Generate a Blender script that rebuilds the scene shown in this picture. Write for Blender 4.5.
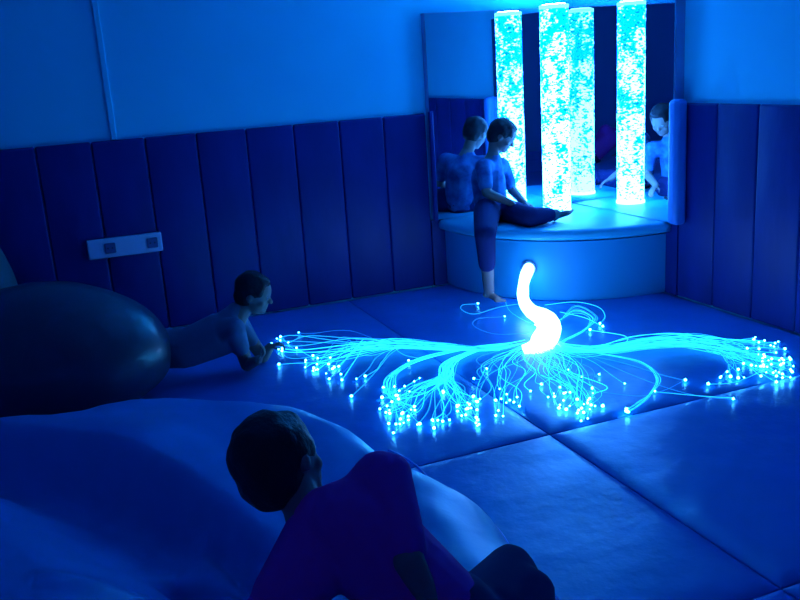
import bpy, bmesh, math, random
from mathutils import Vector, Matrix, noise
random.seed(7)
for o in list(bpy.data.objects): bpy.data.objects.remove(o)
S = bpy.context.scene
C = bpy.context.collection
V = Vector

# ---------------------------------------------------------------- camera
CAM = V((-3.59267895, -5.55782117, 1.51702490))
RT = V((0.92406998, -0.37706730, -0.06256930))
UP = V((0.15295666, 0.21478311, 0.96461001))
FW = V((0.35028406, 0.90093755, -0.25614958))
FPX = 879.98
cd = bpy.data.cameras.new('camera')
cam = bpy.data.objects.new('camera', cd)
C.objects.link(cam)
M = Matrix((RT, UP, -FW)).transposed().to_4x4()
M.translation = CAM
cam.matrix_world = M
cd.sensor_width = 36.0
cd.lens = FPX / 800 * 36.0
cd.clip_start = .05
S.camera = cam

def at(u, v, z=0.0):
    "point of the horizontal plane z seen at photo position u, v"
    d = FW * FPX + RT * (u - 400) - UP * (v - 300)
    return CAM + d * ((z - CAM.z) / d.z)

def sp(u, v, d):
    "point at distance d along the view axis"
    return CAM + (FW * FPX + RT * (u - 400) - UP * (v - 300)) * (d / FPX)

# ---------------------------------------------------------------- world, lights, exposure
w = bpy.data.worlds.new('world')
S.world = w
w.use_nodes = True
w.node_tree.nodes['Background'].inputs[0].default_value = (0.0, 0.02, 0.1, 1)
w.node_tree.nodes['Background'].inputs[1].default_value = 0.2
S.view_settings.view_transform = 'Standard'
S.view_settings.look = 'None'
S.view_settings.gamma = 1
S.view_settings.use_curve_mapping = False
S.view_settings.exposure = 0.0
TUBE_GAIN = 1.0
FIBRE_GAIN = 1.0
FILL_W = 4.0  # strength of the added blue fill above the corner
REAR_FILL_W = 7.5  # strength of the added rear fill that lifts the dark mirror areas
REAR_FILL_COL = (.26, .16, 1.0)  # tint of the added rear fill, chosen for a purple cast
FILL_COL = (0.03, 0.24, 1.0)

# ---------------------------------------------------------------- materials
def mat(name, col, rough=.5, spec=.5, metal=0, coat=0, bump=0, bscale=20, mix=None, mscale=6, stretch=None, bdist=.01):
    m = bpy.data.materials.new(name)
    m.use_nodes = True
    nt = m.node_tree
    b = nt.nodes['Principled BSDF']
    b.inputs['Base Color'].default_value = (*col, 1)
    b.inputs['Roughness'].default_value = rough
    b.inputs['Specular IOR Level'].default_value = spec
    b.inputs['Metallic'].default_value = metal
    b.inputs['Coat Weight'].default_value = coat
    tc = nt.nodes.new('ShaderNodeTexCoord')
    mp = nt.nodes.new('ShaderNodeMapping')
    nt.links.new(tc.outputs['Object'], mp.inputs[0])
    if stretch: mp.inputs['Scale'].default_value = stretch
    if mix:
        n = nt.nodes.new('ShaderNodeTexNoise')
        n.inputs['Scale'].default_value = mscale
        n.inputs['Detail'].default_value = 4
        nt.links.new(mp.outputs[0], n.inputs['Vector'])
        r = nt.nodes.new('ShaderNodeValToRGB')
        r.color_ramp.elements[0].position = .35
        r.color_ramp.elements[1].position = .65
        r.color_ramp.elements[0].color = (*col, 1)
        r.color_ramp.elements[1].color = (*mix, 1)
        nt.links.new(n.outputs[0], r.inputs[0])
        nt.links.new(r.outputs[0], b.inputs['Base Color'])
    if bump:
        n = nt.nodes.new('ShaderNodeTexNoise')
        n.inputs['Scale'].default_value = bscale
        n.inputs['Detail'].default_value = 5
        nt.links.new(mp.outputs[0], n.inputs['Vector'])
        bn = nt.nodes.new('ShaderNodeBump')
        bn.inputs['Strength'].default_value = bump
        bn.inputs['Distance'].default_value = bdist
        nt.links.new(n.outputs[0], bn.inputs['Height'])
        nt.links.new(bn.outputs[0], b.inputs['Normal'])
    return m

def glow(name, col, s):
    m = bpy.data.materials.new(name)
    m.use_nodes = True
    nt = m.node_tree
    b = nt.nodes['Principled BSDF']
    b.inputs['Base Color'].default_value = (.1, .3, .4, 1)
    b.inputs['Emission Color'].default_value = (*col, 1)
    b.inputs['Emission Strength'].default_value = s
    return m

M_WALL = mat('painted_wall', (.06, .72, .88), .75, .2, bump=.15, bscale=60, mix=(.07, .75, .9), mscale=2, bdist=.002)
M_CEIL = mat('ceiling_paint', (.12, .52, .8), .9, .1)
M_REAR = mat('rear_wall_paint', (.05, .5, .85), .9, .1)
M_PAD = mat('navy_vinyl_pad', (.004, .022, .18), .45, .3, bump=.25, bscale=7, mix=(.005, .028, .22), mscale=5, stretch=(1, 1, .35), bdist=.02)
M_PADLT = mat('light_vinyl', (.06, .3, .75), .35, .4, bump=.2, bscale=8)
M_FLOOR = mat('blue_vinyl_mat', (.01, .20, .60), .36, .4, bump=.35, bscale=4.5, mix=(.01, .22, .66), mscale=3, bdist=.03)
M_PLAT = mat('pale_vinyl', (.04, .58, .78), .4, .4, bump=.2, bscale=6, bdist=.01)
M_PLATF = mat('platform_front_vinyl', (.02, .42, .68), .45, .35, bump=.15, bscale=5)
M_MIRROR = mat('mirror_silver', (.82, .86, .9), .015, .5, metal=1)
M_FRAME = mat('mirror_edge', (.3, .35, .6), .4)
M_BAG = mat('bean_bag_vinyl', (.01, .26, .60), .38, .45, bump=.3, bscale=5, mix=(.01, .29, .66), mscale=3, bdist=.02)
M_PIPE = mat('bean_bag_piping', (.1, .3, .9), .35, .5)
M_POUF = mat('dark_pouf_vinyl', (.006, .03, .06), .42, 1.0, coat=.3, bump=.2, bscale=9)
M_PLAST = mat('white_plastic', (.62, .66, .85), .4, .5)
M_DARK = mat('dark_plastic', (.03, .04, .1), .5)
M_SKIN = mat('skin', (.30, .19, .17), .55, .35)
M_HAIR = mat('black_hair', (.012, .012, .018), .5, .3, bump=.8, bscale=90, bdist=.004)
M_EYE = mat('eye', (.5, .5, .55), .2)
M_TEE1 = mat('patterned_shirt', (.03, .09, .25), .85, .1, mix=(.06, .24, .48), mscale=13)
M_PANT = mat('dark_trousers', (.02, .03, .12), .85, .1)
M_TEE2 = mat('grey_green_shirt', (.14, .2, .3), .85, .1, bump=.3, bscale=14)
M_TEE3 = mat('purple_shirt', (.85, .05, .42), .85, .15, bump=.4, bscale=12)
M_SHOE = mat('dark_sandal', (.02, .02, .05), .6)
M_FIB = glow('fibre_glow', (0.01, .42, 1.0), 4.0 * FIBRE_GAIN)
M_FIBS = [M_FIB, glow('fibre_glow_soft', (0.01, .38, 1.0), 2.6), glow('fibre_glow_faint', (0.01, .28, 1.0), 1.2)]
M_TIP = glow('fibre_tip_glow', (0.04, .42, 1.0), 48.0 * FIBRE_GAIN)
M_TRUNK = glow('fibre_bundle_glow', (.12, .4, 1.0), 14 * FIBRE_GAIN)

def tube_mat():
    m = bpy.data.materials.new('bubbling_water')
    m.use_nodes = True
    nt = m.node_tree
    N = nt.nodes.new
    L = nt.links.new
    b = nt.nodes['Principled BSDF']
    b.inputs['Base Color'].default_value = (.02, .1, .12, 1)
    b.inputs['Roughness'].default_value = .15
    tc = N('ShaderNodeTexCoord')
    sx = N('ShaderNodeSeparateXYZ')
    L(tc.outputs['Object'], sx.inputs[0])
    big = N('ShaderNodeTexNoise'); big.inputs['Scale'].default_value = 7.5; big.inputs['Detail'].default_value = 3
    mp1 = N('ShaderNodeMapping'); mp1.inputs['Scale'].default_value = (1.2, 1.2, .8)
    L(tc.outputs['Object'], mp1.inputs[0]); L(mp1.outputs[0], big.inputs['Vector'])
    fine = N('ShaderNodeTexNoise'); fine.inputs['Scale'].default_value = 48; fine.inputs['Detail'].default_value = 2
    mp2 = N('ShaderNodeMapping'); mp2.inputs['Scale'].default_value = (.8, .8, 1.5)
    L(tc.outputs['Object'], mp2.inputs[0]); L(mp2.outputs[0], fine.inputs['Vector'])
    # bubbles crowd together lower in the column
    hz = N('ShaderNodeMapRange')
    hz.inputs['From Min'].default_value = 0.05; hz.inputs['From Max'].default_value = 1.35
    hz.inputs['To Min'].default_value = .20; hz.inputs['To Max'].default_value = -.07
    L(sx.outputs[2], hz.inputs[0])
    a = N('ShaderNodeMath'); a.operation = 'MULTIPLY'; a.inputs[1].default_value = 1.1; L(big.outputs[0], a.inputs[0])
    c = N('ShaderNodeMath'); c.operation = 'MULTIPLY_ADD'; c.inputs[1].default_value = 1.0
    L(fine.outputs[0], c.inputs[0]); L(a.outputs[0], c.inputs[2])
    d = N('ShaderNodeMath'); L(c.outputs[0], d.inputs[0]); L(hz.outputs[0], d.inputs[1])
    r = N('ShaderNodeMapRange'); r.inputs['From Min'].default_value = 1.07; r.inputs['From Max'].default_value = 1.15
    L(d.outputs[0], r.inputs[0])
    mx = N('ShaderNodeMix'); mx.data_type = 'RGBA'
    mx.inputs[6].default_value = (.0, 1.05, 6.5, 1)
    mx.inputs[7].default_value = (1.3, 10.0, 34.0, 1)
    L(r.outputs[0], mx.inputs[0])
    # dark specks between bubbles
    sp2 = N('ShaderNodeTexNoise'); sp2.inputs['Scale'].default_value = 58; sp2.inputs['Detail'].default_value = 1
    mp3 = N('ShaderNodeMapping'); mp3.inputs['Scale'].default_value = (.7, .7, 1.3); mp3.inputs['Location'].default_value = (3, 5, 1)
    L(tc.outputs['Object'], mp3.inputs[0]); L(mp3.outputs[0], sp2.inputs['Vector'])
    q = N('ShaderNodeMapRange'); q.inputs['From Min'].default_value = .62; q.inputs['From Max'].default_value = .66
    L(sp2.outputs[0], q.inputs[0])
    m2 = N('ShaderNodeMix'); m2.data_type = 'RGBA'
    m2.inputs[7].default_value = (0.0, .42, .5, 1)
    L(q.outputs[0], m2.inputs[0]); L(mx.outputs[2], m2.inputs[6])
    L(m2.outputs[2], b.inputs['Emission Color'])
    b.inputs['Emission Strength'].default_value = TUBE_GAIN
    return m
M_TUBE = tube_mat()

# ---------------------------------------------------------------- helpers
def link(name, me, m, parent=None, smooth=True):
    o = bpy.data.objects.new(name, me)
    C.objects.link(o)
    if m and not me.materials: me.materials.append(m)
    if smooth:
        for p in me.polygons: p.use_smooth = True
    if parent:
        o.parent = parent
        o.matrix_parent_inverse = Matrix.Translation(-parent.location)
    return o

def obj(name, bm, m, parent=None, smooth=False):
    me = bpy.data.meshes.new(name)
    bmesh.ops.recalc_face_normals(bm, faces=bm.faces)
    bm.to_mesh(me); bm.free()
    return link(name, me, m, parent, smooth)

def tag(o, label=None, cat=None, group=None, kind=None):
    if label: o['label'] = label
    if cat: o['category'] = cat
    if group: o['group'] = group
    if kind: o['kind'] = kind
    return o

def thing(name, loc, label, cat, group=None):
    o = bpy.data.objects.new(name, None)
    o.empty_display_size = .05
    C.objects.link(o)
    o.location = loc
    return tag(o, label, cat, group)

def box(bm, a, b, bev=0, seg=3):
    r = bmesh.ops.create_cube(bm, size=1)
    c = (V(a) + V(b)) / 2
    s = V(b) - V(a)
    for v in r['verts']: v.co = V((v.co.x * s.x, v.co.y * s.y, v.co.z * s.z)) + c
    if bev:
        es = {e for v in r['verts'] for e in v.link_edges}
        bmesh.ops.bevel(bm, geom=list(es), offset=bev, segments=seg, profile=.5, affect='EDGES')
    return bm

def struct(name, a, b, m, bev=0):
    o = obj(name, box(bmesh.new(), a, b, bev), m)
    return tag(o, kind='structure')

def catmull(pts, n=8):
    P = [V(p) for p in pts]
    P = [P[0] * 2 - P[1]] + P + [P[-1] * 2 - P[-2]]
    out = []
    for i in range(1, len(P) - 2):
        for k in range(n):
            t = k / n
            a, b, c, d = P[i - 1:i + 3]
            out.append(.5 * ((2 * b) + (c - a) * t + (2 * a - 5 * b + 4 * c - d) * t * t + (3 * b - a - 3 * c + d) * t ** 3))
    out.append(P[-2])
    return out

def tube(bm, pts, rad, sides=6, cap=True):
    "sweep; rad is a number or a list"
    n = len(pts)
    rr = rad if isinstance(rad, (list, tuple)) else [rad] * n
    rings = []
    ref = V((0, 0, 1))
    for i, p in enumerate(pts):
        t = (pts[min(i + 1, n - 1)] - pts[max(i - 1, 0)])
        if t.length < 1e-7: t = V((1, 0, 0))
        t.normalize()
        a = t.cross(ref)
        if a.length < .05: a = t.cross(V((1, 0, 0)))
        a.normalize(); b = t.cross(a).normalized()
        rings.append([bm.verts.new(p + (a * math.cos(q) + b * math.sin(q)) * rr[i]) for q in [2 * math.pi * k / sides for k in range(sides)]])
    for i in range(n - 1):
        for k in range(sides):
            bm.faces.new((rings[i][k], rings[i][(k + 1) % sides], rings[i + 1][(k + 1) % sides], rings[i + 1][k]))
    if cap:
        bm.faces.new(rings[0]); bm.faces.new(rings[-1][::-1])
    return bm

def ball(bm, c, r, F=None, U=None, sub=3):
    "ellipsoid; r = (forward, side, up) radii in the frame F, U"
    if not isinstance(r, (tuple, list)): r = (r, r, r)
    F = V(F or (1, 0, 0)).normalized()
    U = V(U or (0, 0, 1)); U = (U - F * U.dot(F)).normalized()
    R_ = F.cross(U)
    q = bmesh.ops.create_icosphere(bm, subdivisions=sub, radius=1)
    for v in q['verts']:
        v.co = V(c) + F * v.co.x * r[0] + R_ * v.co.y * r[1] + U * v.co.z * r[2]
    return q['verts']

def caps(bm, a, ra, b, rb, n=5):
    "tapered limb between two joints"
    a, b = V(a), V(b)
    ball(bm, a, ra, sub=2); ball(bm, b, rb, sub=2)
    tube(bm, [a, b], [ra, rb], 14)

def remesh(name, bm, m, parent, vox=.008, smooth=6):
    me = bpy.data.meshes.new('tmp')
    bmesh.ops.recalc_face_normals(bm, faces=bm.faces)
    bm.to_mesh(me); bm.free()
    o = bpy.data.objects.new('tmp', me)
    C.objects.link(o)
    r = o.modifiers.new('r', 'REMESH'); r.mode = 'VOXEL'; r.voxel_size = vox
    s = o.modifiers.new('s', 'SMOOTH'); s.iterations = smooth; s.factor = .5
    dg = bpy.context.evaluated_depsgraph_get(); dg.update()
    out = bpy.data.meshes.new_from_object(o.evaluated_get(dg))
    bpy.data.objects.remove(o)
    out.name = name
    out.materials.clear()
    return link(name, out, m, parent)

# ================================================================ STRUCTURE
XL, YF, ZC = -6.4, -7.6, 2.7
struct('wall_left', (XL, .03, -.05), (.15, .15, ZC), M_WALL)
struct('wall_right', (.03, YF, -.05), (.15, .03, ZC), M_WALL)
struct('wall_rear', (XL - .12, YF - .12, -.05), (.15, YF, ZC), M_REAR)
struct('wall_side', (XL - .12, YF, -.05), (XL, .15, ZC), M_REAR)
struct('ceiling', (XL - .12, YF - .12, ZC), (.15, .15, ZC + .1), M_CEIL)
struct('floor', (XL, YF, -.12), (.03, .03, -.062), M_DARK)
# joint strip running up the painted wall
struct('trim_1', (-3.2, .015, 1.2), (-3.165, .034, ZC), M_WALL, .006)

# floor mats, 1.29 m squares of puffy vinyl butted together
xs = [-6.39, -4.1, -1.80, .029]
ys = [-7.59, -6.4, -5.12, -3.85, -2.58, .029]
def mat_bm(x0, x1, y0, y1):
    bm = bmesh.new()
    n = 44
    fr = [.5 - .5 * math.cos(math.pi * i / n) for i in range(n + 1)]
    gx = [x0 + .003 + (x1 - x0 - .006) * f for f in fr]
    gy = [y0 + .003 + (y1 - y0 - .006) * f for f in fr]
    def hz(x, y):
        d = min(x - x0, x1 - x, y - y0, y1 - y)
        e = 1 - math.exp(-max(d, 0) / .03)
        return -.018 * (1 - e) + .004 * noise.noise((x * 2.2, y * 2.2, 0)) * e
    g = [[bm.verts.new((x, y, hz(x, y) - .002)) for y in gy] for x in gx]
    for i in range(n):
        for j in range(n):
            bm.faces.new((g[i][j], g[i + 1][j], g[i + 1][j + 1], g[i][j + 1]))
    # sides
    b = [e for e in bm.edges if e.is_boundary]
    r = bmesh.ops.extrude_edge_only(bm, edges=b)
    for v in r['geom']:
        if isinstance(v, bmesh.types.BMVert): v.co.z = -.058
    bmesh.ops.holes_fill(bm, edges=[e for e in bm.edges if e.is_boundary])
    return bm
for i in range(len(xs) - 1):
    for j in range(len(ys) - 1):
        x0, x1 = xs[i], xs[i + 1]
        y0, y1 = ys[j], ys[j + 1]
        if x0 > -.3 or y0 > -.3 or x1 - x0 < .2 or y1 - y0 < .2: continue
        o = obj('floor_mat', mat_bm(x0, x1, y0, y1), M_FLOOR, None, True)
        tag(o, 'rectangular blue vinyl floor mat butted against its neighbours', 'floor mat', 'floor mats')

# ================================================================ WALL PADS
def pad(a, b, label, group):
    bm = box(bmesh.new(), a, b, .014, 4)
    o = obj('wall_pad', bm, M_PAD, None, True)
    return tag(o, label, 'wall pad', group)

PW = .3085
x = -1.16
k = 0
LP = []
while x > XL + .1:
    LP.append((max(x - PW, XL), x)); x -= PW
for k, (a, b) in enumerate(LP):
    if b < -4.3:
        continue
    o = pad((a + .001, -.002, .0), (b - .001, .031, 1.2), 'navy vinyl wall pad in the padded row on the left wall', 'wall pads on the left wall')
    if k == 0: o['label'] = 'navy vinyl wall pad on the left wall touching the mirror edge'; del o['group']
    if k == 7 - 1: o['label'] = 'navy vinyl wall pad on the left wall just right of the white socket strip'; del o['group']
    if k == 4: o['label'] = 'navy vinyl wall pad on the left wall above the head of the lying boy'; del o['group']
tag(struct('trim_2', (XL, -.0, .0), (LP[11][0] if len(LP) > 11 else -4.4, .03, 1.2), M_PAD))
y = -1.17
RP = []
while y > -5.0:
    RP.append((y - .318, y)); y -= .318
for k, (a, b) in enumerate(RP):
    o = pad((-.002, a + .001, .0), (.031, b - .001, 1.2), 'navy vinyl wall pad in the row on the right wall', 'wall pads on the right wall')
    if k == 0: o['label'] = 'navy vinyl wall pad on the right wall beside the pale bolster'; del o['group']
    if k == 1: o['label'] = 'second navy vinyl wall pad on the right wall counting from the pale bolster'; del o['group']
    if k == 2: o['label'] = 'navy vinyl wall pad on the right wall cut by the right edge of the photo'; del o['group']

struct('trim_3', (-1.158, -.002, 0), (-.0, .029, .466), M_PAD)
struct('trim_4', (-.002, -1.168, 0), (.029, -.004, .466), M_PAD)
# ================================================================ MIRRORS
HP, HT = .468, 1.843
def mirror(a, b, face, label):
    t = thing('wall_mirror', (a[0], a[1], a[2]), label, 'mirror')
    obj('mirror_backing', box(bmesh.new(), a, b), M_FRAME, t)
    obj('mirror_glass', box(bmesh.new(), *face), M_MIRROR, t)
mirror((-1.145, -.016, HP + .002), (-.022, .03, HT), ((-1.14, -.022, HP + .004), (-.042, -.0165, HT - .004)),
       'large mirror on the left wall of the corner, behind the seated boy')
mirror((-.034, -1.165, HP + .002), (.03, -.024, HT), ((-.042, -1.16, HP + .004), (-.0345, -.024, HT - .004)),
       'narrower mirror on the right wall of the corner, beside the pale bolster')
# end bolsters
bm = box(bmesh.new(), (-.095, -1.262, HP + .004), (-.004, -1.175, 1.225), .028, 6)
for v in bm.verts:
    t_ = (v.co.z - .47) / .75
    v.co.y += .012 * math.sin(t_ * 3.0)
    v.co.x -= .012 * math.sin(t_ * 3.0)
tag(obj('edge_bolster', bm, M_PADLT, None, True), 'pale rounded bolster covering the right edge of the corner mirror', 'bolster')
bm = box(bmesh.new(), (-1.158, -.055, HP + .004), (-1.125, -.0235, 1.215), .012, 5)
tag(obj('edge_bolster', bm, M_PAD, None, True), 'slim dark bolster down the left edge of the corner mirror', 'bolster')

# ================================================================ PLATFORM
def arc(r, ex=2.12, n=48):
    out = []
    for i in range(n + 1):
        t = math.pi / 2 * i / n
        c_, s_ = math.cos(t), math.sin(t)
        out.append((-r * c_ ** (2 / ex), -r * s_ ** (2 / ex)))
    return out
def disc(bm, prof, corner=(-.003, -.003)):
    "quarter-round solid: prof = list of (radius, z)"
    rings = []
    for r, z in prof:
        rings.append([bm.verts.new((min(x, corner[0]), min(y, corner[1]), z)) for x, y in arc(r)])
    cs = [bm.verts.new((corner[0], corner[1], prof[0][1])), bm.verts.new((corner[0], corner[1], prof[-1][1]))]
    for a, b in zip(rings, rings[1:]):
        for i in range(len(a) - 1):
            bm.faces.new((a[i], a[i + 1], b[i + 1], b[i]))
    for ring, c_, in ((rings[0], cs[0]), (rings[-1], cs[1])):
        for i in range(len(ring) - 1):
            bm.faces.new((ring[i], ring[i + 1], c_))
    bm.faces.new([r[0] for r in rings] + [cs[1], cs[0]])
    bm.faces.new([r[-1] for r in rings] + [cs[1], cs[0]])
    return bm
plat = thing('corner_platform', (-.5, -.5, 0), 'quarter-round padded platform in the room corner under the bubble column', 'platform')
o = obj('platform_front', disc(bmesh.new(), [(1.055, .001), (1.06, .02), (1.06, .385)]), M_PLATF, plat)
pr = [(1.04, .387), (1.06, .396), (1.097, .403), (1.107, .418), (1.108, .436), (1.102, .452), (1.088, .462), (1.065, .4665), (.9, .4675), (.5, .468)]
o = obj('platform_cushion', disc(bmesh.new(), pr), M_PLAT, plat, True)

# ================================================================ BUBBLE COLUMN
TX, TY, TR = -.3476, -.3296, .095
bt = thing('bubble_column', (TX, TY, HP), 'tall glowing cyan bubble column standing on the corner platform', 'bubble tube')
def lathe(prof, n=48):
    bm = bmesh.new()
    rings = [[bm.verts.new((r * math.cos(2 * math.pi * k / n), r * math.sin(2 * math.pi * k / n), z)) for k in range(n)] for r, z in prof]
    for a, b in zip(rings, rings[1:]):
        for k in range(n): bm.faces.new((a[k], a[(k + 1) % n], b[(k + 1) % n], b[k]))
    bm.faces.new(rings[0][::-1]); bm.faces.new(rings[-1])
    return bm
def loc_obj(name, bm, m, parent):
    o = obj(name, bm, m, None, True)
    o.parent = parent
    return o
loc_obj('column_base', lathe([(TR + .006, .001), (TR + .007, .012), (TR + .003, .024)]), glow('lit_base', (.25, .6, 1), 6), bt)
loc_obj('water_column', lathe([(TR, .02)] + [(TR, .02 + 1.33 * i / 20) for i in range(1, 21)]), M_TUBE, bt)
loc_obj('column_cap', lathe([(TR + .001, 1.351), (TR + .002, 1.372), (TR - .004, 1.375)]), glow('lit_cap', (.12, .6, 1), 3.2), bt)
loc_obj('cap_fill_disc', lathe([(.075, 1.3755), (.075, 1.379)]), glow('cap_fill_glow', (.06, .45, 1), 350), bt)  # glowing disc added to brighten the wall above the mirrors

# ================================================================ ADDED FILL LAMPS (blue and violet, out of frame, put in to brighten the room)
for lx, ly, lw, lc, lab in [(-1.9, -1.5, FILL_W, FILL_COL, 'round blue fill lamp added on the ceiling nearest the mirrored corner'), (-4.6, -6.3, REAR_FILL_W, REAR_FILL_COL, 'dim violet fill lamp added on the ceiling at the rear of the room')]:
    t = thing('fill_lamp', (lx, ly, ZC - .05), lab, 'lamp')
    b = lathe([(.16, .0), (.17, .02), (.17, .049)])
    loc_obj('fill_housing', b, M_PLAST, t)
    b = lathe([(.145, -.006), (.15, -.001)])
    loc_obj('fill_diffuser', b, glow('fill_diffuser', lc, lw), t)

# ================================================================ SOCKET STRIP
ss = thing('socket_strip', (-3.2, -.004, .56), 'long white wall socket strip mounted across the left wall pads', 'socket')
obj('strip_housing', box(bmesh.new(), (-3.43, -.032, .507), (-2.99, -.003, .625), .008), M_PLAST, ss)
for cx_ in (-3.30, -3.05):
    f = obj('socket_outlet', box(bmesh.new(), (cx_ - .032, -.037, .535), (cx_ + .032, -.0322, .597), .006), mat('outlet_grey', (.1, .13, .3), .4), ss)
    for dx in (-.013, .013):
        bm = bmesh.new(); tube(bm, [V((cx_ + dx, -.0376, .566)), V((cx_ + dx, -.0392, .566))], .005, 10)
        obj('pin_hole', bm, M_DARK, f)

# ================================================================ POUFS
def pouf(name, c, r, label, F, seed, neck=None, m=M_POUF):
    bm = bmesh.new()
    ball(bm, (0, 0, 0), (1, 1, 1), sub=5)
    F = V(F).normalized(); R_ = F.cross(V((0, 0, 1)))
    for v in bm.verts:
        p = v.co.copy()
        z = p.z
        flat = 1 - .0
        # sagging bag: wide low belly, flattened base
        rad = (1 + .10 * (1 - z) * (z > -1) * .6)
        zz = max(z, -.80 - .02 * noise.noise(p * 2))
        nn = .03 * noise.noise(p * 1.6 + V((seed, 0, 0))) + .012 * noise.noise(p * 5 + V((seed, 3, 0)))
        q = V((p.x * rad, p.y * rad, zz)) * (1 + nn)
        if z <= -.8: q.z = -.8
        v.co = F * q.x * r[0] + R_ * q.y * r[1] + V((0, 0, q.z * r[2]))
    zmin = min(v.co.z for v in bm.verts)
    for v in bm.verts: v.co += V((c[0], c[1], -zmin + .006))
    t = thing(name, (c[0], c[1], 0), label, 'bean bag')
    obj('cover', bm, m, t, True)
    return t
FR = V((RT.x, RT.y, 0)).normalized()
FD = V((FW.x, FW.y, 0)).normalized()
pc = sp(44, 350, 4.26)
pf = pouf('bean_bag', (pc.x, pc.y), (.575, .36, .345), 'large dark shiny bean bag on the floor in front of the lying boy', FR, 3)
pc2 = sp(-20, 300, 4.62)
pouf('bean_bag', (pc2.x - .06, pc2.y + .12), (.24, .24, .50), 'taller grey-green bean bag cut off by the left edge of the photo', FR, 9, m=mat('grey_green_vinyl', (.03, .14, .16), .6, .3, bump=.3, bscale=8))

# ================================================================ BIG FOREGROUND BEAN BAG
far = [(-200, 440), (-60, 432), (0, 424), (60, 412), (110, 396), (170, 389), (230, 389), (300, 394), (350, 410), (400, 443), (445, 468), (490, 495), (525, 540), (575, 590), (620, 650)]
edge = [at(u, v + (8 if u < 420 else 0), .12) for u, v in far]
edge = [V((p.x, p.y)) for p in edge]
edge += [V((-2.35, -4.25)), V((-2.7, -4.55)), V((-3.3, -4.75)), V((-4.1, -4.7)), V((-4.8, -4.2)), V((-5.0, -3.2)), V((-4.9, -2.2))]
edge3 = catmull([V((p.x, p.y, 0)) for p in edge + edge[:1]], 5)
poly = [V((p.x, p.y)) for p in edge3[:-1]]
def seg_d(p, a, b):
    ab = b - a
    t = max(0, min(1, (p - a).dot(ab) / max(ab.length_squared, 1e-9)))
    return (p - (a + ab * t)).length
def inside(p):
    c = False
    n = len(poly)
    for i in range(n):
        a, b = poly[i], poly[(i + 1) % n]
        if (a.y > p.y) != (b.y > p.y) and p.x < (b.x - a.x) * (p.y - a.y) / (b.y - a.y) + a.x: c = not c
    return c
def pline(pix, z): return [V((q.x, q.y)) for q in (at(u, v, z) for u, v in pix)]
VAL = pline([(-300, 440), (-60, 470), (0, 478), (60, 487), (110, 505), (160, 528), (205, 560), (240, 600), (270, 660)], .12)
CR1 = pline([(165, 548), (205, 565), (250, 590)], .22)
CR2 = pline([(215, 530), (250, 565)], .18)
CR3 = pline([(60, 590), (150, 575), (200, 590)], .28)
def pd(p, L): return min(seg_d(p, a, b) for a, b in zip(L, L[1:]))
def side(p, L):
    best = 1e9; s = 1
    for a, b in zip(L, L[1:]):
        d = seg_d(p, a, b)
        if d < best - 1e-9:
            best = d; ab = b - a; s = 1 if ab.x * (p.y - a.y) - ab.y * (p.x - a.x) < 0 else -1
    return best * s      # positive on the camera side
def sm(t): t = max(0, min(1, t)); return t * t * (3 - 2 * t)
def bag_h(p):
    d = min(seg_d(p, poly[i], poly[(i + 1) % len(poly)]) for i in range(len(poly)))
    e = (1 - (1 - min(d / .28, 1)) ** 2.2) ** .65
    s = side(p, VAL)
    if s < 0:
        h = .05 + .22 * sm(-s / .18) * (1 - .5 * sm((-s - .2) / .7))
    else:
        h = .05 + .29 * sm(s / .5)
    # right-hand half carries the child: fuller
    rr = sm((p.x + 3.45) / .5)
    h = h * (1 - rr) + rr * (.19 + .03 * noise.noise((p.x * 3, p.y * 3, 2)))
    h += .03 * noise.noise((p.x * 2.3, p.y * 2.3, 5)) + .010 * noise.noise((p.x * 9, p.y * 5, 1))
    for L, a, wd in ((CR1, .10, .035), (CR2, .07, .03), (CR3, -.03, .05)):
        dd = pd(p, L)
        h -= a * math.exp(-(dd / wd) ** 2)
    return max(h * e, .006)
bb = thing('bean_bag', (-3.4, -3.3, 0), 'huge blue vinyl bean bag filling the bottom left, under the child in purple', 'bean bag')
bm = bmesh.new()
cx0, cy0 = -3.55, -3.25
cen = V((cx0, cy0))
NR = 70
rings = []
for k in range(NR + 1):
    f = k / NR
    f = 1 - (1 - f) ** 1.25
    ring = []
    for q in poly:
        p = cen + (q - cen) * f
        ring.append(p)
    rings.append(ring)
vr = []
c0 = bm.verts.new((cx0, cy0, bag_h(cen)))
for k in range(1, NR + 1):
    vr.append([bm.verts.new((p.x, p.y, bag_h(p) if k < NR else .02)) for p in rings[k]])
n = len(poly)
for i in range(n): bm.faces.new((c0, vr[0][i], vr[0][(i + 1) % n]))
for a, b in zip(vr, vr[1:]):
    for i in range(n): bm.faces.new((a[i], a[(i + 1) % n], b[(i + 1) % n], b[i]))
low = [bm.verts.new((cen.x + (p.x - cen.x) * .985, cen.y + (p.y - cen.y) * .985, .004)) for p in poly]
for i in range(n): bm.faces.new((vr[-1][i], vr[-1][(i + 1) % n], low[(i + 1) % n], low[i]))
bm.faces.new(low[::-1])
obj('cover', bm, M_BAG, bb, True)
# raised piping along the right shoulder of the bag
pp = []
for u, v in [(392, 438), (420, 454), (445, 468), (490, 495), (510, 520), (525, 540), (550, 566), (575, 592), (600, 622)]:
    q = at(u - 4, v + 4, .10); pp.append(V((q.x, q.y, 0)))
pp = catmull(pp, 6)
pts = [V((q.x, q.y, bag_h(V((q.x, q.y))) + .001)) for q in pp]
obj('piping', tube(bmesh.new(), pts, .0045, 8), M_PIPE, bb, True)

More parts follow.
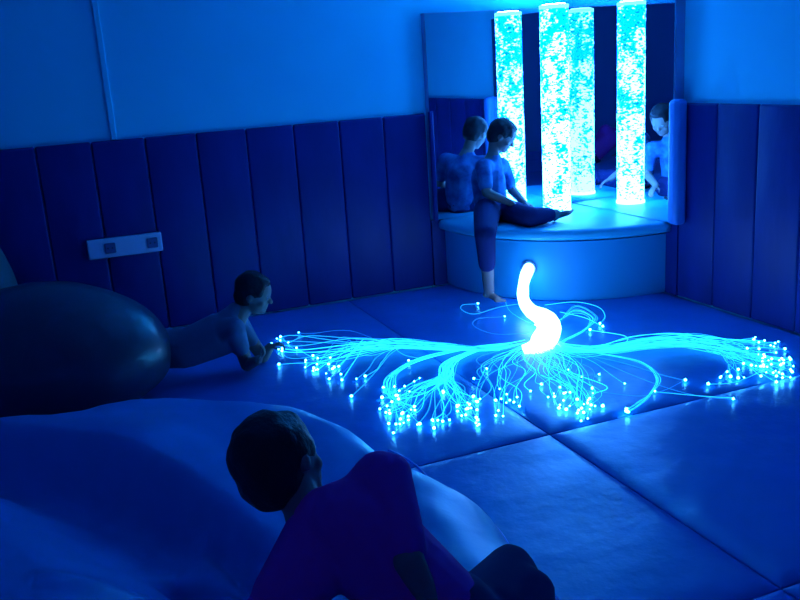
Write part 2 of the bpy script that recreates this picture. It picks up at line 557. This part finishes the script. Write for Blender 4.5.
# ================================================================ FIGURES
def head(bm, c, F, U, s):
    "skull, jaw, nose, ears, brow; s = head height"
    F = V(F).normalized(); U = V(U); U = (U - F * U.dot(F)).normalized(); R_ = F.cross(U)
    P = lambda f, r, u: V(c) + (F * f + R_ * r + U * u) * s
    ball(bm, P(-.03, 0, .09), (.42 * s, .345 * s, .39 * s), F, U)
    ball(bm, P(.09, 0, -.17), (.27 * s, .25 * s, .29 * s), F, U)
    ball(bm, P(.26, 0, -.34), (.09 * s, .12 * s, .08 * s), F, U, 2)
    caps(bm, P(.34, 0, .03), .03 * s, P(.43, 0, -.10), .045 * s)
    ball(bm, P(.40, .05, -.11), (.035 * s, .04 * s, .03 * s), F, U, 2)
    ball(bm, P(.40, -.05, -.11), (.035 * s, .04 * s, .03 * s), F, U, 2)
    ball(bm, P(.325, 0, -.21), (.05 * s, .1 * s, .025 * s), F, U, 2)
    ball(bm, P(.32, 0, -.255), (.045 * s, .08 * s, .025 * s), F, U, 2)
    for q in (-1, 1):
        ball(bm, P(.29, .13 * q, .075), (.06 * s, .1 * s, .03 * s), F, U, 2)
        ball(bm, P(-.03, .345 * q, -.04), (.075 * s, .03 * s, .11 * s), F, U, 2)
        ball(bm, P(.22, .17 * q, -.12), (.1 * s, .09 * s, .09 * s), F, U, 2)

def hair_eyes(par, c, F, U, s):
    F = V(F).normalized(); U = V(U); U = (U - F * U.dot(F)).normalized(); R_ = F.cross(U)
    P = lambda f, r, u: V(c) + (F * f + R_ * r + U * u) * s
    bm = bmesh.new()
    ball(bm, P(-.07, 0, .135), (.425 * s, .375 * s, .395 * s), F, U, 4)
    ball(bm, P(-.17, 0, -.04), (.30 * s, .335 * s, .33 * s), F, U, 4)
    ball(bm, P(.10, .02, .33), (.22 * s, .24 * s, .15 * s), F, U, 3)
    for q in (-1, 1): ball(bm, P(.03, .31 * q, .10), (.09 * s, .05 * s, .14 * s), F, U, 3)
    for v in bm.verts:
        v.co += (v.co - P(-.07, 0, .1)).normalized() * s * (.03 * noise.noise(v.co * 30 / (s / .23)) + .012 * noise.noise(v.co * 80))
    remesh('hair', bm, M_HAIR, par, .006, 7)
    for q in (-1, 1):
        e = bmesh.new(); ball(e, P(.315, .13 * q, .015), .045 * s, F, U, 2)
        eo = obj('eye', e, M_EYE, par, True)
        e = bmesh.new(); ball(e, P(.352, .13 * q, .012), (.012 * s, .022 * s, .022 * s), F, U, 2)
        obj('iris', e, M_DARK, eo, True)

def hand(bm, wrist, D, N, s, curl=.5, thumb=1):
    "palm + five fingers; D finger direction, N palm normal, s = hand length"
    D = V(D).normalized(); N = V(N); N = (N - D * N.dot(D)).normalized(); T = D.cross(N)
    W = V(wrist)
    ball(bm, W + D * .24 * s, (.29 * s, .2 * s, .09 * s), D, N, 3)
    for i, (off, L) in enumerate([(.15, .44), (.055, .50), (-.045, .47), (-.14, .38)]):
        p = W + D * .42 * s + T * off * s * thumb
        d = D.copy(); r = .052 * s
        for k, fr in enumerate((.45, .3, .25)):
            a = curl * (.5 + .4 * k)
            d = (D * math.cos(a) + N * math.sin(a)).normalized()
            q = p + d * L * fr * s
            caps(bm, p, r, q, r * .9); p = q; r *= .9
    p = W + D * .12 * s + T * .14 * s * thumb
    d = (D * .6 + T * .75 * thumb + N * .3).normalized()
    q = p + d * .24 * s; caps(bm, p, .065 * s, q, .055 * s)
    d2 = (D * .9 + T * .3 * thumb + N * .3).normalized(); caps(bm, q, .055 * s, q + d2 * .2 * s, .045 * s)

def foot(bm, ankle, D, U, s):
    D = V(D).normalized(); U = V(U)
    A = V(ankle)
    ball(bm, A - D * .12 * s - U * .12 * s, (.17 * s, .15 * s, .14 * s), D, U, 2)
    caps(bm, A - U * .08 * s, .15 * s, A + D * .42 * s - U * .2 * s, .12 * s)
    T = D.cross(U)
    for i, o_ in enumerate((-.16, -.08, 0, .075, .14)):
        L = (.66, .64, .6, .56, .5)[i]
        caps(bm, A + D * .42 * s - U * .22 * s + T * o_ * s, .055 * s, A + D * L * s - U * .25 * s + T * o_ * s, .045 * s if i else .06 * s)

# ---- boy sitting on the platform edge
d0 = 5.97
b1 = thing('person', (-.93, -.33, HP), 'boy in patterned shirt seated on the corner platform, one leg stretched out', 'person')
hip = sp(491, 209, d0 + .02); hipn = sp(487, 211, d0 - .09); hipf = sp(499, 209, d0 + .08)
chest = sp(488, 178, d0); neck = sp(493, 157, d0 - .01); hd = sp(502, 136, d0 - .02)
HF = (RT * .86 - V((0, 0, .50)) - FD * .12); HU = V((0, 0, 1)) + RT * .42
shn = sp(483, 167, d0 - .13); shf = sp(502, 166, d0 + .11)
eln = sp(487, 193, d0 - .17); wrn = sp(511, 203, d0 - .18)
elf = sp(512, 190, d0 + .16); wrf = sp(524, 203, d0 + .06)
knn = at(485, 232, .50) + V((0, 0, -.02)); ank = at(489, 292, .085)
knf = at(531, 217, .53); anf = at(556, 214, .515)
bm = bmesh.new()
head(bm, hd, HF, HU, .225)
caps(bm, neck, .042, hd - V(HU).normalized() * .05 - HF.normalized() * .03, .045)
caps(bm, hip, .095, chest, .1); caps(bm, chest, .10, neck, .05)
for a, b, c_ in ((shn, eln, wrn), (shf, elf, wrf)):
    caps(bm, chest + (a - chest) * .5 + V((0, 0, .02)), .055, a, .046); caps(bm, a, .043, b, .034); caps(bm, b, .034, c_, .023)
caps(bm, hipn, .08, knn, .056); caps(bm, knn, .052, ank, .034)
caps(bm, hipf, .08, knf, .054); caps(bm, knf, .052, anf, .034)
hand(bm, wrn, RT * .8 - V((0, 0, .3)), -V((0, 0, 1)), .13, .7, 1)
hand(bm, wrf, RT * .8 - V((0, 0, .3)), -V((0, 0, 1)), .13, .7, -1)
foot(bm, ank, RT * .6 - FD * .7, V((0, 0, 1)), .17)
foot(bm, anf, RT * .9 + V((0, 0, .5)), V((0, 0, .8)) - RT * .5, .16)
remesh('body', bm, M_SKIN, b1, .006, 3)
hair_eyes(b1, hd, HF, HU, .225)
bm = bmesh.new()
caps(bm, hip + V((0, 0, .0)), .112, chest, .118); caps(bm, chest, .118, neck - V((0, 0, .02)), .06)
for a, b in ((shn, eln), (shf, elf)):
    caps(bm, chest + (a - chest) * .4 + V((0, 0, .03)), .066, a, .058)
    caps(bm, a, .057, a.lerp(b, .7), .050)
for v in bm.verts: v.co += v.normal * 0 + V((1, 1, 1)) * .006 * noise.noise(v.co * 12)
remesh('shirt', bm, M_TEE1, b1, .008, 4)
bm = bmesh.new()
caps(bm, hip - V((0, 0, .01)), .108, hip.lerp(chest, .25), .10)
caps(bm, hipn, .092, knn, .068); caps(bm, knn, .066, knn.lerp(ank, .5), .055)
caps(bm, hipf, .09, knf, .066); caps(bm, knf, .064, knf.lerp(anf, .7), .05)
remesh('trousers', bm, M_PANT, b1, .008, 4)

# ---- boy lying on his front, behind the dark bean bag
d1 = 4.52
b2 = thing('person', (*at(215, 372, 0).xy, 0), 'boy lying on his front on the mats, propped on his elbows facing the fibres', 'person')
hd = sp(254, 294, d1 + .05); neck = sp(240, 313, d1 + .05)
chest = sp(222, 333, d1 + .05); waist = sp(185, 349, d1 + .08); hip = sp(158, 348, d1 + .16)
shn = sp(235, 328, d1 - .07); shf = sp(238, 322, d1 + .17)
eln = at(247, 365, .035); wrn = at(258, 360, .13)
elf = at(263, 357, .035); wrf = at(270, 347, .12)
knA = V((-3.56, -.56, .075)); knB = V((-3.50, -.40, .075))
anA = V((-3.80, -.40, .075)); anB = V((-3.76, -.22, .075))
HF = RT * .95 - V((0, 0, .22)) - FD * .05; HU = V((0, 0, 1)) + RT * .15
bm = bmesh.new()
head(bm, hd, HF, HU, .225)
caps(bm, neck, .045, hd - V((0, 0, .05)) - RT * .03, .045)
caps(bm, chest, .095, waist, .085); caps(bm, waist, .085, hip, .095); caps(bm, chest, .095, neck, .052)
for a, b, c_ in ((shn, eln, wrn), (shf, elf, wrf)):
    caps(bm, chest.lerp(a, .5), .06, a, .048); caps(bm, a, .043, b, .034); caps(bm, b, .034, c_, .024)
for a, b in ((knA, anA), (knB, anB)):
    caps(bm, hip, .085, a, .055); caps(bm, a, .052, b, .035); foot(bm, b, -RT * .8 - V((0, 0, .3)), V((0, 0, 1)), .12)
hand(bm, wrn, RT * .5 + V((0, 0, .5)), -RT - V((0, 0, .6)), .115, 1.5, 1)
hand(bm, wrf, RT * .7 + V((0, 0, .3)), -RT - V((0, 0, .6)), .115, 1.5, -1)
remesh('body', bm, M_SKIN, b2, .006, 3)
hair_eyes(b2, hd, HF, HU, .225)
bm = bmesh.new()
caps(bm, chest, .113, waist, .103); caps(bm, waist, .103, hip, .108); caps(bm, chest, .11, neck - RT * .02, .06)
for a, b in ((shn, eln), (shf, elf)):
    caps(bm, chest.lerp(a, .4), .075, a, .056); caps(bm, a, .054, a.lerp(b, .5), .046)
for v in bm.verts:
    v.co += V((1, 1, 1)) * .008 * noise.noise(v.co * 11)
    v.co.z = max(v.co.z, .006)
remesh('shirt', bm, M_TEE2, b2, .008, 4)
bm = bmesh.new()
for a, b in ((knA, anA), (knB, anB)):
    caps(bm, hip, .1, a, .066); caps(bm, a, .064, b, .05)
for v in bm.verts: v.co.z = max(v.co.z, .006)
remesh('trousers', bm, M_PANT, b2, .01, 4)

# ---- child lounging on the foreground bean bag, seen from behind
b3 = thing('person', (*at(420, 600, .3).xy, .28), 'child in purple shirt lounging on the huge blue bean bag, seen from behind', 'person')
hd = sp(281, 464, 2.05); neck = sp(308, 516, 2.0)
HU = (-RT * .42 + UP).normalized() ; HF = (FD * .8 + RT * .55)
s3 = .25
chest = sp(352, 530, 2.0); hip = sp(465, 640, 2.0)
shr = sp(382, 478, 2.03); shl = sp(283, 600, 1.93)
elr = sp(408, 560, 1.9); wrr = sp(440, 625, 1.92)
ell = sp(240, 650, 1.95); wrl = sp(300, 700, 2.05)
hr = sp(490, 628, 2.08); hl = sp(440, 680, 1.95)
knr = sp(512, 594, 2.3); knl = sp(528, 655, 2.25)
anr = sp(460, 740, 2.2); anl = sp(540, 830, 2.1)
for q in (hip, elr, wrr, ell, wrl, hr, hl, knr, knl, anr, anl, shl, chest):
    hmin = bag_h(V((q.x, q.y))) + .05
    if q.z < hmin: q.z = hmin
bm = bmesh.new()
head(bm, hd, HF, HU, s3)
caps(bm, neck, .045, hd.lerp(neck, .45), .05)
caps(bm, hip, .10, chest, .10); caps(bm, chest, .1, neck, .055)
for a, b, c_, r in ((shr, elr, wrr, 1), (shl, ell, wrl, 1)):
    caps(bm, chest.lerp(a, .5), .065, a, .052); caps(bm, a, .046, b, .037); caps(bm, b, .036, c_, .026)
for a, b, c_ in ((hr, knr, anr), (hl, knl, anl)):
    caps(bm, a, .085, b, .06); caps(bm, b, .056, c_, .036); foot(bm, c_, RT, V((0, 0, 1)), .17)
hand(bm, wrr, RT, -V((0, 0, 1)), .14, .3, 1); hand(bm, wrl, RT, -V((0, 0, 1)), .14, .3, -1)
remesh('body', bm, M_SKIN, b3, .007, 3)
hair_eyes(b3, hd, HF, HU, s3)
bm = bmesh.new()
caps(bm, hip, .115, chest, .125); caps(bm, chest, .125, neck.lerp(chest, .25), .075); caps(bm, shl, .075, neck.lerp(chest, .3), .07)
for a, b in ((shr, elr), (shl, ell)):
    caps(bm, chest.lerp(a, .4), .085, a, .068); caps(bm, a, .066, a.lerp(b, .8), .056)
for v in bm.verts: v.co += V((1, 1, 1)) * .012 * noise.noise(v.co * 9)
remesh('shirt', bm, M_TEE3, b3, .009, 5)
bm = bmesh.new()
caps(bm, hip, .122, hip.lerp(chest, .2), .118)
for a, b, c_ in ((hr, knr, anr), (hl, knl, anl)):
    caps(bm, a, .105, b, .075); caps(bm, b, .072, c_, .055)
for v in bm.verts: v.co += V((1, 1, 1)) * .012 * noise.noise(v.co * 9)
remesh('trousers', bm, M_PANT, b3, .01, 5)

# ================================================================ FIBRE OPTIC BUNDLE
fb = thing('fibre_optic_bundle', (*at(540, 345, 0).xy, 0), 'glowing cyan fibre optic bundle spread over the mats below the platform', 'light')
tr = [(529, 268, .215), (525, 278, .185), (523, 290, .13), (524, 301, .09), (531, 311, .075), (543, 318, .07), (549, 327, .065), (546, 337, .05), (537, 346, .03), (523, 350, .015)]
tp = catmull([at(u, v, z) for u, v, z in tr], 6)
n = len(tp)
rad = []
for i in range(n):
    t = i / (n - 1)
    rad.append((.036 + .032 * sm((t - .35) / .35) - .04 * sm((t - .8) / .2)) * (1 + .12 * noise.noise((t * 9, 0, 0))))
obj('bundle', tube(bmesh.new(), tp, rad, 16), M_TRUNK, fb, True)
q = tp[0]
dirn = V((-q.x, -q.y, 0)).normalized()
obj('outlet_collar', tube(bmesh.new(), [q - dirn * .004, q + dirn * .05], .046, 20), M_PLAST, fb, True)

rnd = random.Random(21)
strands = []
def strand(path, spread, tip=(0, 0), zr=.02, wig=2.0, grow=1.0):
    "path in photo positions on the floor; a slow sideways drift keeps neighbours apart"
    off = rnd.uniform(-1, 1)
    ph = rnd.uniform(0, 6.28)
    P = []
    m = len(path)
    for i, (u, v) in enumerate(path):
        t = i / (m - 1)
        s_ = spread * (t ** grow)
        du = rnd.uniform(-1, 1) * wig * 1.6 * t + (tip[0] * t * t)
        dv = off * s_ * .55 + rnd.uniform(-1, 1) * wig * 1.0 * t + tip[1] * t * t
        z = .006 + zr * math.sin(min(t * 1.1, 1) * math.pi) * rnd.uniform(.2, 1)
        if t == 1: z = .008
        P.append(at(u + du + off * s_ * .35, v + dv, z))
    strands.append(catmull(P, 7))

R = rnd.uniform
# right-hand sheaf
for k in range(46):
    e = R(.82, 1.0)
    base = [(540, 338 + R(-6, 6)), (570, 349 + R(-4, 4)), (610, 349), (650, 342), (695, 340), (735, 347)]
    p = [(540 + (u - 540) * (e if k % 3 else 1), v) for u, v in base]
    p.append((R(752, 788), R(346, 376)))
    strand(p, 17, zr=.05, wig=3.5, grow=.7)
for k in range(9):
    strand([(545, 342), (590, 352), (640, 346), (690, 345), (720, 352), (R(725, 733), 364), (R(720, 748), R(366, 382))], 7, wig=2)
# left-hand sheaf
for k in range(26):
    x1 = R(272, 350)
    strand([(530, 342), (490, 349), (445, 346), (400, 342 + R(-3, 5)), (360, 343 + R(-3, 6)), (x1 + 20, 348 + R(-8, 8)), (x1, 345 + R(-10, 10) + max(0, (x1 - 275)) * .45)], 14, zr=.04, wig=4, grow=.8)
for tx, ty, mid in [(299, 334, 331), (284, 352, 352), (281, 365, 362), (305, 369, 356), (318, 368, 352), (357, 379, 356), (366, 377, 362), (410, 362, 356), (352, 397, 372)]:
    strand([(500, 350), (450, 350), (400, 348), ((400 + tx) / 2, mid), (tx + 12, (mid + ty) / 2 + 1), (tx, ty)], 3, wig=1)
# centre sheaf that gathers and fans out towards the camera
for k in range(44):
    tx, ty = R(372, 480), R(392, 430)
    bx = 445 + R(-5, 6)
    cx_ = bx + (tx - bx) * .75 + R(-10, 10)
    strand([(525, 340), (492, 347), (466, 354), (bx + 4, 364), (bx, 376), (bx + (tx - bx) * .45 + R(-7, 7), 388), (cx_, (388 + ty) / 2 + 4), (tx, ty)], 6, wig=3)
for k in range(14):
    tx, ty = R(378, 420), R(378, 428)
    strand([(515, 342), (470, 348), (425, 358), (398, 370), (388 + R(-4, 4), 382), (392, 396), (tx, ty)], 8, wig=3)
# front fan
for k in range(52):
    tx, ty = rnd.choice([(R(480, 530), R(385, 416)), (R(545, 570), R(392, 412)), (R(574, 604), R(392, 412)), (R(470, 600), R(370, 420))])
    mx_ = (525 + tx) / 2 + R(-22, 22)
    strand([(530 + R(-8, 10), 345), (mx_, 358 + R(-4, 6)), (mx_ + (tx - mx_) * .4 + R(-14, 14), 372), (tx + R(-9, 9), (372 + ty) / 2 + 2), (tx, ty)], 5, wig=3)
# sweeping loops in front on the right
for q in range(6):
    strand([(555, 346), (600, 354), (640, 362), (655 + q, 378), (650 + q * .5, 394), (640, 404), (628, 412)], 5, wig=1.5)
strand([(570, 352), (620, 362), (660, 374), (685, 380)], 1, wig=0)
strand([(685, 380), (665, 390), (640, 396), (600, 392), (560, 388)], 1, wig=0)
strand([(580, 352), (640, 378), (690, 394), (733, 399)], 1, wig=0)
strand([(760, 372), (735, 382), (708, 384)], 1, wig=0)
strand([(560, 350), (590, 360), (612, 375), (624, 383)], 2, wig=0)
strand([(733, 398), (700, 396), (655, 392)], 1, wig=0)
# loops lying behind the bundle
for q in range(7):
    strand([(555, 322 + q), (575, 312 - q * .8 + R(-2, 2)), (590 + q * 1.2, 318), (585, 330 + R(-2, 2)), (565, 340), (560, 346)], 2, wig=1.5)
strand([(545, 305), (575, 302), (598, 307), (605, 316), (600, 324)], 1, wig=0)
strand([(560, 312), (585, 318), (603, 327)], 1, wig=0)
strand([(525, 303), (500, 307), (475, 314), (462, 310), (463, 305), (478, 304)], 1, wig=0)
strand([(530, 333), (495, 334), (474, 326), (478, 319), (505, 317)], 1, wig=0)
strand([(505, 300), (509, 310), (520, 318), (535, 325)], 1, wig=0)
strand([(570, 348), (596, 346), (622, 344), (625, 336), (590, 330)], 1, wig=0)

for i, pts in enumerate(strands):
    if i % 5 == 4: pts_extra = True
order = list(range(len(strands)))
random.Random(3).shuffle(order)
main = set(order[:100])
ex = bmesh.new(); ext = bmesh.new()
for i, pts in enumerate(strands):
    L = sum((a - b).length for a, b in zip(pts, pts[1:]))
    if i in main:
        s_ = obj('strand', tube(bmesh.new(), pts, R(.001, .0021), 4), M_FIBS[rnd.choice((0, 0, 1, 2))], fb, True)
        tb = bmesh.new(); ball(tb, pts[-1] + V((0, 0, .003)), R(.004, .0085), sub=1)
        obj('tip', tb, M_TIP, s_, True)
    else:
        tube(ex, pts, R(.0009, .0016), 4)
        ball(ext, pts[-1] + V((0, 0, .003)), R(.004, .008), sub=1)
tag(obj('strand', ex, M_FIBS[1], fb, True), kind='stuff')
tag(obj('tip', ext, M_TIP, fb, True), kind='stuff')
print('strands', len(strands))
